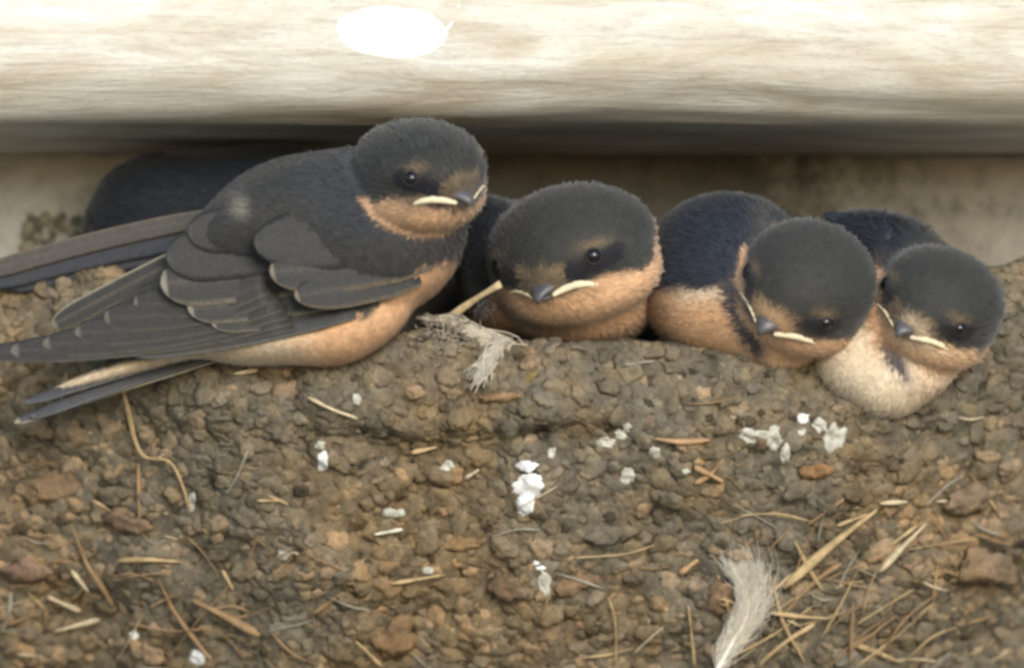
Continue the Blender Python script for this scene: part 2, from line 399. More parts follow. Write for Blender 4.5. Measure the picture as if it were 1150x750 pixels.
TAN = (.42, .30, .15); PALE = (.52, .42, .26); BRN = (.27, .17, .085); ORG = (.40, .245, .12); GRY = (.30, .27, .2); WHT = (.62, .58, .46)
def add_straw(pts, wpx, col, lift=.06, parent=nest, name='straw', label=None):
    W3 = []
    for (px, py, *z) in pts:
        W3.append(P(px, py, top_y(px, py, 6) - lift * .4 - (z[0] if z else 0)))
    ph = rng.uniform(0, 6)
    V, F = tube(W3, lambda t: wpx / 200 * (.75 + .25 * math.sin(ph + 5 * t)) * (1 - .6 * abs(2 * t - 1) ** 5), max(6, 4 * len(pts)), 6, .45)
    c = np.array(col)[None] * (1 + .3 * (rng.random((len(V), 1)) - .5))
    o = link(name, mesh(name, V, F, M['straw'], c), parent)
    if label: tag(o, label)
    return o
STRAWS = [
 ([(130, 629), (165, 628), (205, 631)], 7, TAN), ([(54, 670), (72, 678), (91, 686)], 8, PALE), ([(60, 709), (112, 695)], 7, PALE),
 ([(138, 436, .1), (146, 470, .12), (152, 495), (163, 513), (190, 518), (205, 545), (214, 578)], 7, TAN), ([(178, 514), (184, 510)], 5, TAN),
 ([(155, 520), (157, 590)], 6, BRN), ([(80, 588), (97, 632), (112, 655), (128, 682)], 7, BRN),
 ([(262, 420), (290, 415)], 6, PALE), ([(346, 446), (372, 459), (402, 470)], 6, PALE), ([(288, 562), (318, 562)], 4, TAN), ([(300, 556), (324, 566)], 4, TAN),
 ([(420, 600), (452, 594)], 6, WHT), ([(462, 508), (490, 502)], 7, TAN), ([(522, 537), (538, 527)], 6, PALE),
 ([(733, 492), (765, 496), (798, 494)], 7, ORG), ([(780, 524), (800, 534), (812, 541)], 8, ORG), ([(780, 543), (797, 533), (812, 516)], 8, ORG),
 ([(684, 671), (691, 700), (692, 748)], 4, TAN), ([(773, 680), (777, 715), (780, 748)], 5, TAN), ([(763, 644), (784, 628)], 9, ORG),
 ([(880, 660), (930, 615), (985, 572)], 13, TAN), ([(988, 642), (1012, 616), (1040, 588)], 8, PALE), ([(988, 565), (1020, 563)], 6, PALE), ([(1052, 563), (1086, 561)], 6, PALE),
 ([(893, 608), (908, 638), (925, 664)], 6, TAN), ([(866, 688), (900, 692), (932, 694)], 6, TAN), ([(955, 722), (985, 732), (1012, 744)], 7, TAN), ([(958, 675), (955, 748)], 5, BRN),
 ([(850, 748), (880, 722), (915, 700)], 8, TAN), ([(806, 645), (820, 690), (826, 720)], 5, ORG), ([(880, 690), (912, 655), (945, 632)], 7, BRN), ([(1000, 612), (1030, 590)], 5, TAN),
 ([(178, 650), (198, 690), (240, 745)], 6, BRN), ([(215, 673), (250, 690), (292, 713)], 12, BRN), ([(250, 640), (262, 662)], 6, TAN), ([(80, 640), (100, 665)], 6, PALE),
 ([(400, 720), (430, 749)], 6, TAN), ([(350, 690), (385, 665)], 6, BRN), ([(440, 655), (500, 645)], 6, TAN), ([(100, 640), (92, 690)], 5, BRN), ([(0, 712), (10, 690), (12, 665)], 6, GRY),
 ([(905, 590), (948, 560)], 5, BRN), ([(860, 670), (895, 640)], 5, TAN), ([(940, 590), (975, 577)], 6, TAN), ([(870, 660), (880, 700), (905, 745)], 5, TAN), ([(645, 626), (700, 622), (735, 612)], 3, TAN),
 ([(145, 700), (195, 708), (235, 705)], 4, BRN), ([(290, 600), (275, 640)], 4, BRN), ([(30, 600), (60, 602)], 5, BRN),
 ([(700, 410), (735, 405)], 4, GRY), ([(340, 620), (385, 640)], 3, BRN), ([(1060, 640), (1100, 655)], 5, BRN), ([(1085, 700), (1120, 690)], 4, BRN)]
for s in STRAWS: add_straw(*s)
for _ in range(26):                                    # tangle at lower right and lower left
    px, py = (rng.uniform(850, 1060), rng.uniform(580, 750)) if rng.random() < .68 else (rng.uniform(0, 300), rng.uniform(620, 750))
    a = rng.normal(-.7, .5) if px > 800 else rng.normal(.3, .7); l = rng.uniform(25, 62)
    add_straw([(px - l * math.cos(a), py - l * math.sin(a)), (px + rng.normal(0, 4), py + rng.normal(0, 4)), (px + l * math.cos(a), py + l * math.sin(a))], rng.uniform(1.5, 3.5), [TAN, BRN, BRN, TAN, BRN][rng.integers(5)], .05)
for _ in range(75):                                   # finer chaff
    if rng.random() < .6:
        px, py = (rng.uniform(0, 340), rng.uniform(600, 750)) if rng.random() < .5 else (rng.uniform(820, 1150), rng.uniform(570, 750))
    else: px, py = rng.uniform(0, 1150), rng.uniform(440, 750)
    if py < rim_py(px) + 30: continue
    a = rng.normal(0, .6); l = rng.uniform(8, 30); c = [TAN, BRN, GRY, PALE, BRN][rng.integers(5)]
    add_straw([(px - l * math.cos(a), py - l * math.sin(a)), (px, py + rng.normal(0, 3)), (px + l * math.cos(a), py + l * math.sin(a))], rng.uniform(1.5, 3.6), c, .03)
def chip(px, py, w_, h_, ang, mat, name, col=None, lift=.05, amp=.5, thick=.2):
    V = lump(rng.integers(999), amp); X, Nn, Z = surf_frame(px, py)
    ca, sa = math.cos(ang), math.sin(ang); X2 = X * ca + Z * sa; Z2 = -X * sa + Z * ca
    th = thick * min(w_, h_) / 100
    V = V @ np.column_stack([X2 * w_ / 200, Nn * th, Z2 * h_ / 200]).T + P(px, py, top_y(px, py, min(w_, h_) / 3) - lift * .15)
    c = None if col is None else np.tile(np.array(col), (len(V), 1))
    return link(name, mesh(name, V, ICF, mat, c), nest)
for a in [(558, 446, 62, 15, .12, ORG), (915, 530, 38, 26, 0, (.34, .18, .08)), (650, 655, 60, 34, .1, (.25, .16, .09)), (812, 668, 36, 46, 0, (.29, .18, .095)), (592, 424, 30, 22, .5, (.26, .17, .06)),
          (60, 545, 80, 50, .2, (.24, .155, .085)), (140, 585, 70, 40, -.3, (.25, .16, .09)), (30, 640, 60, 50, 0, (.27, .175, .11)), (520, 610, 60, 24, .1, (.25, .17, .095)), (1090, 560, 80, 44, .2, (.25, .18, .11)),
          (1110, 640, 90, 60, -.2, (.24, .17, .105)), (445, 720, 60, 60, .3, (.23, .155, .09)), (40, 480, 60, 40, 0, (.22, .16, .10)), (570, 660, 70, 40, .1, (.24, .165, .1)), (690, 600, 60, 26, .1, (.2, .155, .1))]:
    chip(a[0], a[1], a[2] * .8, a[3] * .7, a[4], M['mud'], 'mud_flake', np.array(a[5]) * (.9, .97, 1.1), -.25, .6, .22)
def splat(px, py, w_, h_, ang, mat, name, *a):
    V, sd_ = [], rng.uniform(0, 99); nr, ns = 7, 26
    y0 = top_y(px, py, min(w_, h_) / 4)
    for k in range(nr + 1):
        for j in range(ns):
            t = 2 * math.pi * j / ns
            rr = (k / nr) * (1 + .45 * n3((math.cos(t), math.sin(t), sd_), 1.6) + .25 * n3((math.cos(t), math.sin(t), sd_), 4.))
            dx, dy = w_ * .55 * rr * math.cos(t), h_ * .55 * rr * math.sin(t)
            x_, y_ = px + dx * math.cos(ang) - dy * math.sin(ang), py + dx * math.sin(ang) + dy * math.cos(ang)
            h = min(hit_y(x_, y_), y0 + .22) - .022 * math.sqrt(max(0, 1 - (k / nr) ** 2)) - .004 + (.02 if k == nr else 0)
            V.append(P(x_, y_, h))
    F = [(k * ns + j, k * ns + (j + 1) % ns, (k + 1) * ns + (j + 1) % ns, (k + 1) * ns + j) for k in range(nr) for j in range(ns)]
    return link(name, mesh(name, V, F, mat), nest)
for a in [(592, 523, 24, 13), (592, 545, 30, 26), (590, 565, 20, 26), (600, 538, 16, 14), (588, 574, 12, 10), (608, 638, 12, 6), (602, 632, 8, 5), (363, 518, 12, 24), (150, 713, 10, 9), (222, 738, 16, 14), (902, 470, 12, 12)]:
    splat(*a, 0, M['white'], 'dropping')
for a in [(680, 497, 20, 12), (697, 488, 14, 10), (704, 480, 10, 10), (735, 507, 14, 14), (705, 534, 16, 18), (440, 576, 24, 9), (503, 523, 16, 12), (870, 492, 18, 26), (882, 510, 10, 26), (936, 492, 22, 34), (840, 490, 20, 16), (318, 624, 14, 11),
          (215, 565, 8, 26), (450, 575, 10, 8), (612, 655, 12, 30), (480, 640, 14, 8), (400, 448, 10, 12), (360, 500, 12, 10), (900, 485, 10, 8), (770, 530, 9, 8), (620, 508, 9, 12), (860, 488, 34, 10), (920, 478, 14, 16)]:
    splat(*a, rng.uniform(-.4, .4), M['pale'], 'dropping')

# old mud stains on the wall at far left
def wall_patch():
    rt = empty('mud_patch', tuple(P(66, 275, WALL_Y))); tag(rt, 'small patch of old dried mud crumbs stuck on the pale wall at the far left', 'mud')
    for i in range(60):
        px, py = rng.uniform(28, 106), rng.uniform(243, 305); r = rng.uniform(3.5, 8)
        V = LUMPS[i % 16] * np.array([r / 100, .035, r / 110]) + P(px, py, WALL_Y - .02)
        c = np.array([(.20, .17, .11), (.11, .10, .075), (.28, .25, .17)][i % 3])
        link('mud_crumb', mesh('mud_crumb', V, ICF, M['mud'], np.tile(c, (len(V), 1))), rt)
wall_patch()

# ------------------------------------------------------------------ signed distance bodies
def rotxz(a):                                          # rotation in the picture plane, positive = anticlockwise as seen
    a = math.radians(a); return np.array([[math.cos(a), 0, -math.sin(a)], [0, 1, 0], [math.sin(a), 0, math.cos(a)]])
TILT = np.array([[1, 0, 0], [0, math.cos(PITCH), -math.sin(PITCH)], [0, math.sin(PITCH), math.cos(PITCH)]])
class Ell:
    def __init__(s, c, r, R=None): s.c = np.array(c, float); s.r = np.array(r, float); s.R = np.eye(3) if R is None else R
    def d(s, p):
        q = (p - s.c) @ s.R
        k0 = np.linalg.norm(q / s.r, axis=1); k1 = np.linalg.norm(q / s.r ** 2, axis=1) + 1e-9
        return k0 * (k0 - 1) / k1
def smin(a, b, k):
    h = np.clip(.5 + .5 * (b - a) / k, 0, 1); return b * (1 - h) + a * h - k * h * (1 - h)
def field(groups):
    """groups: list of (k, [Ell...]); the groups are joined with the first item's k"""
    def f(p):
        D = None
        for k, es in groups:
            g = None
            for e in es: g = e.d(p) if g is None else smin(g, e.d(p), k)
            D = g if D is None else smin(D, g, .10)
        return D
    return f
def grad(f, p, e=.01):
    g = np.stack([f(p + np.eye(3)[i] * e) - f(p - np.eye(3)[i] * e) for i in range(3)], 1)
    return g / (np.linalg.norm(g, axis=1, keepdims=True) + 1e-9)
def project(f, p, it=6):
    for _ in range(it): p = p - grad(f, p) * f(p)[:, None] * .9
    return p
def body_mesh(f, ells, vox=.045):
    V, F, k = [], [], 0
    for e in ells:
        q = (ICV * e.r) @ e.R.T + e.c; V.append(q); F.append(ICF + k); k += len(q)
    me = bpy.data.meshes.new('tmp'); me.from_pydata(np.vstack(V).tolist(), [], np.vstack(F).tolist())
    o = bpy.data.objects.new('tmp', me); COL.objects.link(o)
    md = o.modifiers.new('r', 'REMESH'); md.mode = 'VOXEL'; md.voxel_size = vox
    dg = bpy.context.evaluated_depsgraph_get(); ev = o.evaluated_get(dg).to_mesh()
    n = len(ev.vertices); A = np.zeros(n * 3); ev.vertices.foreach_get('co', A); A = A.reshape(-1, 3)
    F = [tuple(p.vertices) for p in ev.polygons]
    bpy.data.objects.remove(o); bpy.data.meshes.remove(me)
    return project(f, A), F

# plumage colours
CROWN = np.array([.036, .0355, .031]); NAVY = np.array([.016, .019, .027]); GREYD = np.array([.050, .048, .045]); CHEEK = np.array([.062, .062, .056])
RUF = np.array([.67, .41, .23]); CREAM = np.array([.72, .58, .41]); BUFF = np.array([.215, .15, .08]); BAND = np.array([.050, .043, .045]); ORBR = np.array([.58, .34, .18])
def lerp(a, b, t): return a * (1 - t[:, None]) + b * t[:, None]

LOC = dict(eyeL=(.44, .50, .08), eyeR=(.44, -.50, .08), tip=(.90, 0, -.20), gL=(.42, .46, -.20), gR=(.42, -.46, -.20))
def head_rot(ypr):
    y, p, r = [math.radians(v) for v in ypr]
    B0 = np.array([[0, 1, 0], [-1, 0, 0], [0, 0, 1.]])
    Y = np.array([[math.cos(y), -math.sin(y), 0], [math.sin(y), math.cos(y), 0], [0, 0, 1]])
    Pm = np.array([[math.cos(p), 0, math.sin(p)], [0, 1, 0], [-math.sin(p), 0, math.cos(p)]])
    Rm = np.array([[1, 0, 0], [0, math.cos(r), -math.sin(r)], [0, math.sin(r), math.cos(r)]])
    return TILT @ B0 @ Y @ Pm @ Rm
class Head:
    def __init__(s, px, py, y, ypr, sc, puff=1.0, crown=1.0):
        s.c = P(px, py, y); s.R = head_rot(ypr); s.s = sc
        L_ = [((-.06, 0, .04), (.76, .69 * puff, .56 * crown)), ((.24, 0, -.02), (.46, .50, .34)), ((.16, 0, -.30), (.48, .58, .30)), ((-.05, 0, -.30), (.66, .68 * puff, .42)), ((.50, 0, -.13), (.22, .24, .13))]
        s.ells = [Ell(s.w(c), np.array(r) * sc, s.R) for c, r in L_]
    def w(s, q): return s.c + s.R @ (np.array(q) * s.s)
    def loc(s, p): return ((p - s.c) @ s.R) / s.s
def head_colour(q, jit, rust=(0, 0)):
    """q: head coordinates (x to the bill, y left, z up)"""
    x, y, z = q.T; ay = np.abs(y)
    line = -.15 - .10 * sm(.1, .8, x) * (1 - sm(.15, .45, ay)) - .10 * sm(.40, .0, x) + .16 * sm(-.1, -.5, x) + jit * .05
    line = line + rust[0] * sm(-.30, -.48, y) * sm(.62, .45, x) + rust[1] * sm(.2, -.35, x) * sm(0, .4, y)
    dark = sm(line - .045, line + .045, z)
    crown = np.tile(CROWN, (len(q), 1))
    c = lerp(crown, CHEEK, (1 - sm(-.05, .22, z)) * sm(.5, -.1, x))
    fore = sm(.50, .60, x + jit * .05) * (1 - sm(.0, .12, z + jit * .06)) * (1 - sm(.20, .31, ay))
    c = lerp(c, BUFF, fore * .85)
    brow = np.exp(-((x - .50) / .10) ** 2 - ((z - .19) / .05) ** 2) * sm(.25, .33, ay)
    c = lerp(c, BUFF * .8, np.clip(brow * .7, 0, 1))
    lore = sm(.30, .40, x) * (1 - sm(.68, .74, x)) * sm(.20, .30, ay) * np.clip(1 - np.abs(z - .02 - (.5 - x) * .25) / .12, 0, 1)
    c = lerp(c, np.array([.014, .013, .016]), np.clip(lore * 2.6, 0, 1))
    thr = lerp(np.tile(RUF, (len(q), 1)), RUF * 1.12, sm(-.2, -.5, z) * .5)
    thr = lerp(thr, ORBR, sm(.1, -.5, x) * .6)
    return lerp(thr, c, dark)

def colour_fn(head, torso_fn):
    def f(p, j):
        q = head.loc(p); hc = head_colour(q, j, getattr(head, 'rust', (0, 0)))
        dh = np.min([e.d(p) for e in head.ells], axis=0)
        x, y = invP_arr(p)
        return lerp(hc, torso_fn(x, y, p, j), sm(.02, .09, dh))
    return f
def invP_arr(p):
    q = p - CAM; f = q @ FWD
    return 575 + 100 * DIST * (q @ RGT) / f, 375 - 100 * DIST * (q @ UPV) / f
def jitter(p, s=5.0): return np.array([n3(v, s) + .5 * n3(v, s * 3, 4) for v in p])

def barbs(V, F, f, colf, flow, count, length=(.05, .11), width=.012, lift=.08):
    """thousands of little contour-feather tips lying along the body"""
    A = np.array([t for p in F for t in ((p[0], p[1], p[2]), (p[0], p[2], p[-1]))] if len(F[0]) == 4 else F)
    a, b, c = V[A[:, 0]], V[A[:, 1]], V[A[:, 2]]
    ar = np.linalg.norm(np.cross(b - a, c - a), axis=1); ar /= ar.sum()
    i = rng.choice(len(A), count, p=ar); u, v = rng.random((2, count)); k = u + v > 1; u[k] = 1 - u[k]; v[k] = 1 - v[k]
    p = a[i] + (b - a)[i] * u[:, None] + (c - a)[i] * v[:, None]
    n = grad(f, p)
    keep = (n @ FWD) < .35; p, n = p[keep], n[keep]; m = len(p)
    d = flow(p); d = d - n * np.sum(d * n, 1)[:, None]; d += rng.normal(0, .16, d.shape); d /= np.linalg.norm(d, axis=1, keepdims=True) + 1e-9
    s = np.cross(n, d); s /= np.linalg.norm(s, axis=1, keepdims=True) + 1e-9
    L_ = rng.uniform(*length, m)[:, None]; W_ = (width * rng.uniform(.7, 1.4, m))[:, None]; lf = (lift * rng.uniform(.3, 1.4, m))[:, None]
    r0 = p - n * .008
    v0, v1 = r0 - s * W_ * .6, r0 + s * W_ * .6
    mid = p + d * L_ * .55 + n * L_ * lf * .6
    v2, v3 = mid + s * W_, mid - s * W_
    tip = p + d * L_ + n * L_ * lf * .9
    VV = np.stack([v0, v1, v2, v3, tip], 1).reshape(-1, 3)
    o = np.arange(m)[:, None] * 5
    FF = [tuple(x) for x in (o + [3, 2, 1, 0]).tolist()] + [tuple(x) for x in (o + [4, 2, 3]).tolist()]
    col = colf(p, jitter(p)) * rng.uniform(.88, 1.13, (m, 1))
    nn = np.repeat(n + d * .15, 5, axis=0); nn /= np.linalg.norm(nn, axis=1, keepdims=True)
    return VV, FF, np.repeat(col, 5, axis=0), nn

def feather(base, tip, wpx, yb, yt, col, edge=None, bend=0., parent=None, name='wing_feather', tilt=.25, edge_w=.16, upper=False, lab=None, tipround=.16, camber=.10):
    """one cambered vane with a shaft; base, tip in photo positions with depth yb, yt"""
    a, b = P(*base, yb), P(*tip, yt); T = b - a; Ln = np.linalg.norm(T); T /= Ln
    S = np.cross(T, (0, -1, 0)); S /= np.linalg.norm(S)
    if S[2] < 0: S = -S                                   # S points up in the picture
    Nn = np.cross(T, S); Nn = Nn if Nn[1] < 0 else -Nn     # towards the camera
    S2 = S * math.cos(tilt) - Nn * math.sin(tilt)          # upper edge leans back, under its neighbour
    n, m = 24, 9; V, C, UV = [], [], []
    col = np.array(col); edge = col * 1.7 if edge is None else np.array(edge)
    for i in range(n):
        t = 1 - (1 - i / (n - 1)) ** 1.9
        wd = wpx / 200 * min(1, .75 + 1.2 * t) * (math.sqrt(max(0, 1 - ((t - (1 - tipround)) / tipround) ** 2)) if t > 1 - tipround else 1)
        wd = max(wd, .003)
        mid = a + T * Ln * t + S * bend * math.sin(math.pi * t)
        for j in range(m):
            v = -1 + 2 * j / (m - 1)
            V.append(mid + S2 * wd * v + Nn * (camber * (1 - v * v) * wpx / 60 * .5))
            e = 0.
            if upper and v > 1 - 2 * edge_w: e = 1.
            if v < -1 + 2 * edge_w or t > .975: e = max(e, .75 if not upper else .35)
            if abs(v) < .05: e = max(e, .12)
            C.append(col * (1 - e) + edge * e); UV.append((t * Ln / 2 + abs(v) * .08, v))
    F = []
    for i in range(n - 1):
        for j in range(m - 1):
            q = i * m + j; F.append((q, q + 1, q + m + 1, q + m))
    o = link(name, mesh(name, V, F, M['feather'], np.array(C), True, UV), parent)
    md = o.modifiers.new('thickness', 'SOLIDIFY'); md.thickness = .005; md.offset = 0
    if lab: tag(o, lab)
    return o

class Bird:
    def __init__(s, label, perch, head, torso, torso_fn, flow_dir, nbarb=26000, k=.35, eyes=('L', 'R'), near='L'):
        s.near = near
        s.root = empty('barn_swallow', tuple(P(*perch))); tag(s.root, label, 'bird', 'young swallows crowded on the nest rim')
        s.h = head; ells = (head.ells if head else []) + torso
        groups = ([(.16, head.ells)] if head else []) + [(k, torso)]
        s.f = field(groups)
        V, F = body_mesh(s.f, ells); s.V, s.F = V, F
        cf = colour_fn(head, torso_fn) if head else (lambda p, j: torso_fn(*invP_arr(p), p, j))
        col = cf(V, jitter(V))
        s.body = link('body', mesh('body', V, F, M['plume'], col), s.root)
        T = np.array(flow_dir, float)
        def flow(p):
            d = np.tile(T, (len(p), 1))
            if head:
                bb = head.w((.75, 0, -.1)); q = p - bb; q /= np.linalg.norm(q, axis=1, keepdims=True)
                dh = np.min([e.d(p) for e in head.ells], axis=0)
                hw = 1 - sm(.0, .4, dh); hc = p - head.c; hc /= np.linalg.norm(hc, axis=1, keepdims=True)
                d = d + hc * .5; d = d * (1 - hw)[:, None] + q * hw[:, None]
            return d
        VV, FF, CC, NN = barbs(V, F, s.f, cf, flow, int(nbarb * 1.5))
        me = mesh('plumage', VV, FF, M['plume'], CC)
        me.normals_split_custom_set_from_vertices(NN.tolist())
        o = link('plumage', me, s.root); o['kind'] = 'stuff'
        if head:
            for e in eyes: s.eye('eye' + e)
            s.bill(eyes)
    def on(s, q, out=0.):
        p = project(s.f, np.array([s.h.w(q)]), 8); return p[0] + grad(s.f, p)[0] * out
    def eye(s, k):
        sc = s.h.s; c = s.on(LOC[k], -.030 * sc); r = .080 * sc
        n = grad(s.f, np.array([c]))[0]
        e = link('eye', mesh('eye', ICV3 * r + c, ICF3, M['eye']), s.root)
        # eyelid ring
        u = np.cross(n, (0, 0, 1)); u /= np.linalg.norm(u); v = np.cross(n, u)
        pts = [c + n * .040 * sc + (u * math.cos(a) + v * math.sin(a)) * r * 1.0 for a in np.linspace(0, 2 * math.pi, 17)]
        V, F = tube(pts, .014 * sc, 33, 5, 1, tuple(n)); link('eyelid', mesh('eyelid', V, F, M['iris']), s.root)
    def bill(s, eyes):
        h = s.h
        # upper mandible: wide triangular wedge with a hooked tip, cross-sections along local x
        def mand(name, rows, mat):
            V, F = [], []
            for (x, hw, zt, zbm) in rows:
                for a in np.linspace(0, 2 * math.pi, 13)[:-1]:
                    yy = hw * math.cos(a); zz = (zt if math.sin(a) > 0 else zbm)
                    z0 = (zt + zbm) / 2
                    V.append(h.w((x, yy, z0 + abs(zt - zbm) / 2 * math.sin(a))))
            n = 12
            for i in range(len(rows) - 1):
                for j in range(n): F.append((i * n + j, i * n + (j + 1) % n, (i + 1) * n + (j + 1) % n, (i + 1) * n + j))
            F.append(tuple(range(n))[::-1]); F.append(tuple(range((len(rows) - 1) * n, len(rows) * n)))
            return link(name, mesh(name, V, F, mat), s.root)
        mand('upper_bill', [(.46, .27, -.03, -.20), (.60, .235, -.035, -.19), (.71, .165, -.055, -.19), (.79, .105, -.085, -.20), (.86, .055, -.13, -.22), (.89, .016, -.185, -.24)], M['bill'])
        mand('lower_bill', [(.52, .24, -.19, -.255), (.66, .17, -.19, -.25), (.74, .11, -.192, -.245), (.81, .05, -.195, -.235), (.84, .012, -.20, -.22)], M['bill'])
        for e, sg in (('L', 1), ('R', -1)):
            pts = [h.w((.77, .12 * sg, -.20)), s.on((.70, .23 * sg, -.165), .012), s.on((.61, .33 * sg, -.145), .012), s.on((.52, .41 * sg, -.165), .012), s.on((.43, .46 * sg, -.215), .004)]
            fat = 1.0 if e == s.near else .42
            V, F = tube(pts, lambda t: h.s * fat * (.008 + .034 * math.sin(math.pi * min(1, .10 + t * .86)) ** .8), 20, 8, .7)
            link('gape_flange', mesh('gape_flange', V, F, M['gape']), s.root)
ICV3, ICF3 = ico(3)

# ------------------------------------------------------------------ the five birds
def f1(x, y, p, j):
    n = len(x)
    # line between dark upperparts and pale underparts
    lx = np.interp(x, [0, 120, 240, 330, 420, 470, 520, 560], [436, 408, 384, 368, 350, 305, 280, 255])
    dark = 1 - sm(lx - 5, lx + 7, y + j * 9)
    under = lerp(np.tile(ORBR * 1.1, (n, 1)), CREAM, sm(385, 300, x + j * 12))
    under = lerp(under, RUF * .95, sm(360, 420, x) * .5)
    up = lerp(np.tile(GREYD * .8, (n, 1)), NAVY * 1.3, sm(300, 420, x) * (1 - sm(200, 300, y)))
    up = lerp(up, GREYD * 1.2, np.clip(np.exp(-((x - 400) / 50) ** 2 - ((y - 190) / 30) ** 2), 0, 1) * .6)
    up = lerp(up, np.array([.20, .18, .145]), np.clip(1.2 * np.exp(-((x - 273 + j * 6) / 11) ** 2 - ((y - 229 + j * 5) / 12) ** 2), 0, .9))
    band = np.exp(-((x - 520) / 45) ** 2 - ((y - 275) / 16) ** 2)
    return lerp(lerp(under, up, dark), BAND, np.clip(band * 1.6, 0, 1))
h1 = Head(475, 189, -.55, (40, 14.5, 12), 1.0, 1.02, .79)
b1 = Bird('largest swallow at the left end, shown side-on with long folded wing and tail', (400, 385, .1), h1,
    [Ell(P(428, 260, .15), (.96, .80, .93), rotxz(35)), Ell(P(335, 275, .25), (1.25, .78, .98), rotxz(24)), Ell(P(240, 330, .3), (.95, .55, .52), rotxz(20)),
     Ell(P(300, 352, .2), (.72, .55, .45), rotxz(10)), Ell(P(170, 405, .1), (1.1, .2, .085), rotxz(17)), Ell(P(392, 268, -.28), (1.02, .52, .70), rotxz(-8)), Ell(P(300, 248, -.30), (.98, .48, .40), rotxz(22)), Ell(P(400, 372, -.05), (.55, .5, .28), rotxz(24)), Ell(P(320, 380, -.05), (.70, .45, .24), rotxz(3))],
    f1, (-1, 0, -.35), 42000, near='R')
E1 = (.30, .25, .17); G = (.033, .030, .026); G2 = (.028, .027, .024); DK = (.028, .029, .034)
r = b1.root
W = 'wing_feather'
# far wing behind the body
for i, (b, t, wd) in enumerate([((260, 240), (-24, 309), 22), ((255, 258), (-16, 316), 34), ((250, 272), (8, 320), 32), ((245, 286), (40, 322), 28)]):
    feather(b, t, wd, .75 + .04 * i, .85 + .04 * i, DK if i else (.06, .052, .042), (.16, .13, .09) if i == 0 else (.034, .034, .036), .05, r, W, upper=(i == 0), edge_w=.12, tilt=.05, camber=.018)
# primaries, lowest first (farther back), tips to the left
prim = [((330, 362), (-18, 396), 26), ((325, 354), (14, 394), 32), ((320, 346), (50, 387), 34), ((315, 338), (86, 374), 34), ((305, 328), (119, 357), 34), ((300, 319), (152, 341), 34)]
for i, (b, t, wd) in enumerate(prim):
    feather(b, t, wd, -.58 - .014 * i, -.24 - .035 * i, np.array(G) * (.9 + .03 * i), (.15, .135, .11), -.08, r, W, tilt=.06, edge_w=.045, camber=.018, tipround=.17)
feather((262, 264), (60, 366), 26, -.42, -.16, G, (.36, .30, .20), .02, r, W, upper=True, edge_w=.12, tilt=.05, camber=.018)
feather((285, 300), (104, 358), 34, -.50, -.20, G, (.10, .095, .08), .02, r, W, tilt=.05, edge_w=.05, camber=.018)
feather((400, 352), (150, 398), 16, -.62, -.40, (.045, .045, .045), (.10, .09, .075), -.06, r, W, tilt=.05, camber=.018)
# secondaries and tertials: broad vanes with stepped pale ends
for i, (b, t, wd) in enumerate([((425, 334), (238, 362), 30), ((430, 318), (212, 346), 42), ((430, 288), (182, 319), 58), ((430, 262), (188, 290), 60), ((425, 240), (212, 262), 50)]):
    feather(b, t, wd, -.52 - .014 * i, -.58 - .016 * i, np.array(G2) * (1.12 - .03 * i), (.26, .23, .17) if i in (0, 1, 2) else (.04, .04, .038), -.03, r, 'covert_feather', tilt=.04, edge_w=.03, tipround=.17, camber=.018)
# greater coverts: broad rounded patch with a pale lower edge
for i, (b, t, wd) in enumerate([((470, 304), (332, 333), 46), ((482, 278), (304, 307), 66), ((486, 250), (286, 275), 76)]):
    feather(b, t, wd, -.50 - .01 * i, -.90 - .012 * i, np.array(G2) * (1.0 - .05 * i), (.22, .175, .12) if i < 2 else (.04, .04, .038), -.02, r, 'covert_feather', tilt=.05, edge_w=.035, tipround=.42, camber=.03)
# tail
for i, (b, t, wd) in enumerate([((250, 400), (18, 474), 13), ((240, 398), (36, 468), 14), ((230, 395), (30, 452), 12)]):
    feather(b, t, wd, .22 - .05 * i, .1 - .05 * i, (.05, .05, .055), (.36, .31, .23) if i == 0 else (.10, .10, .10), .02, r, 'tail_feather', edge_w=.2)

FORE = lambda b, d: setattr(b.root, 'location', Vector(b.root.location) - Vector(FWD) * d)
def f2(x, y, p, j):
    n = len(x)
    dark = np.maximum(1 - sm(318, 340, y + j * 10 + np.clip(640 - x, 0, 200) * .02 - np.clip(x - 700, 0, 40) * -1.6), sm(562, 545, x + j * 6) * (1 - sm(335, 360, y)))
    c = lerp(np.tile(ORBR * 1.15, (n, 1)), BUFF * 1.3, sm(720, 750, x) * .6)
    c = lerp(c, RUF * 1.1, sm(365, 385, y))
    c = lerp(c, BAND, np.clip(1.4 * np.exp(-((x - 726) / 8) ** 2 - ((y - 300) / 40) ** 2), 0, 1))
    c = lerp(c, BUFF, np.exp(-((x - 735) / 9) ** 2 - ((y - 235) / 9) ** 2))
    return lerp(c, lerp(np.tile(CROWN * .9, (n, 1)), NAVY * .6, sm(580, 560, x)), np.clip(dark, 0, 1))
h2 = Head(640, 284, .0, (-27.4, 20, 5.8), 1.10, 1.30, 1.10)
h2.rust = (0, .26)
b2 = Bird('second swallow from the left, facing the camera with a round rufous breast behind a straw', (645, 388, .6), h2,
    [Ell(P(650, 298, .85), (1.04, .85, .90)), Ell(P(650, 325, .55), (.86, .75, .62)), Ell(P(553, 300, 1.1), (.42, .7, .80), rotxz(5))], f2, (0, .6, -.8), 30000)
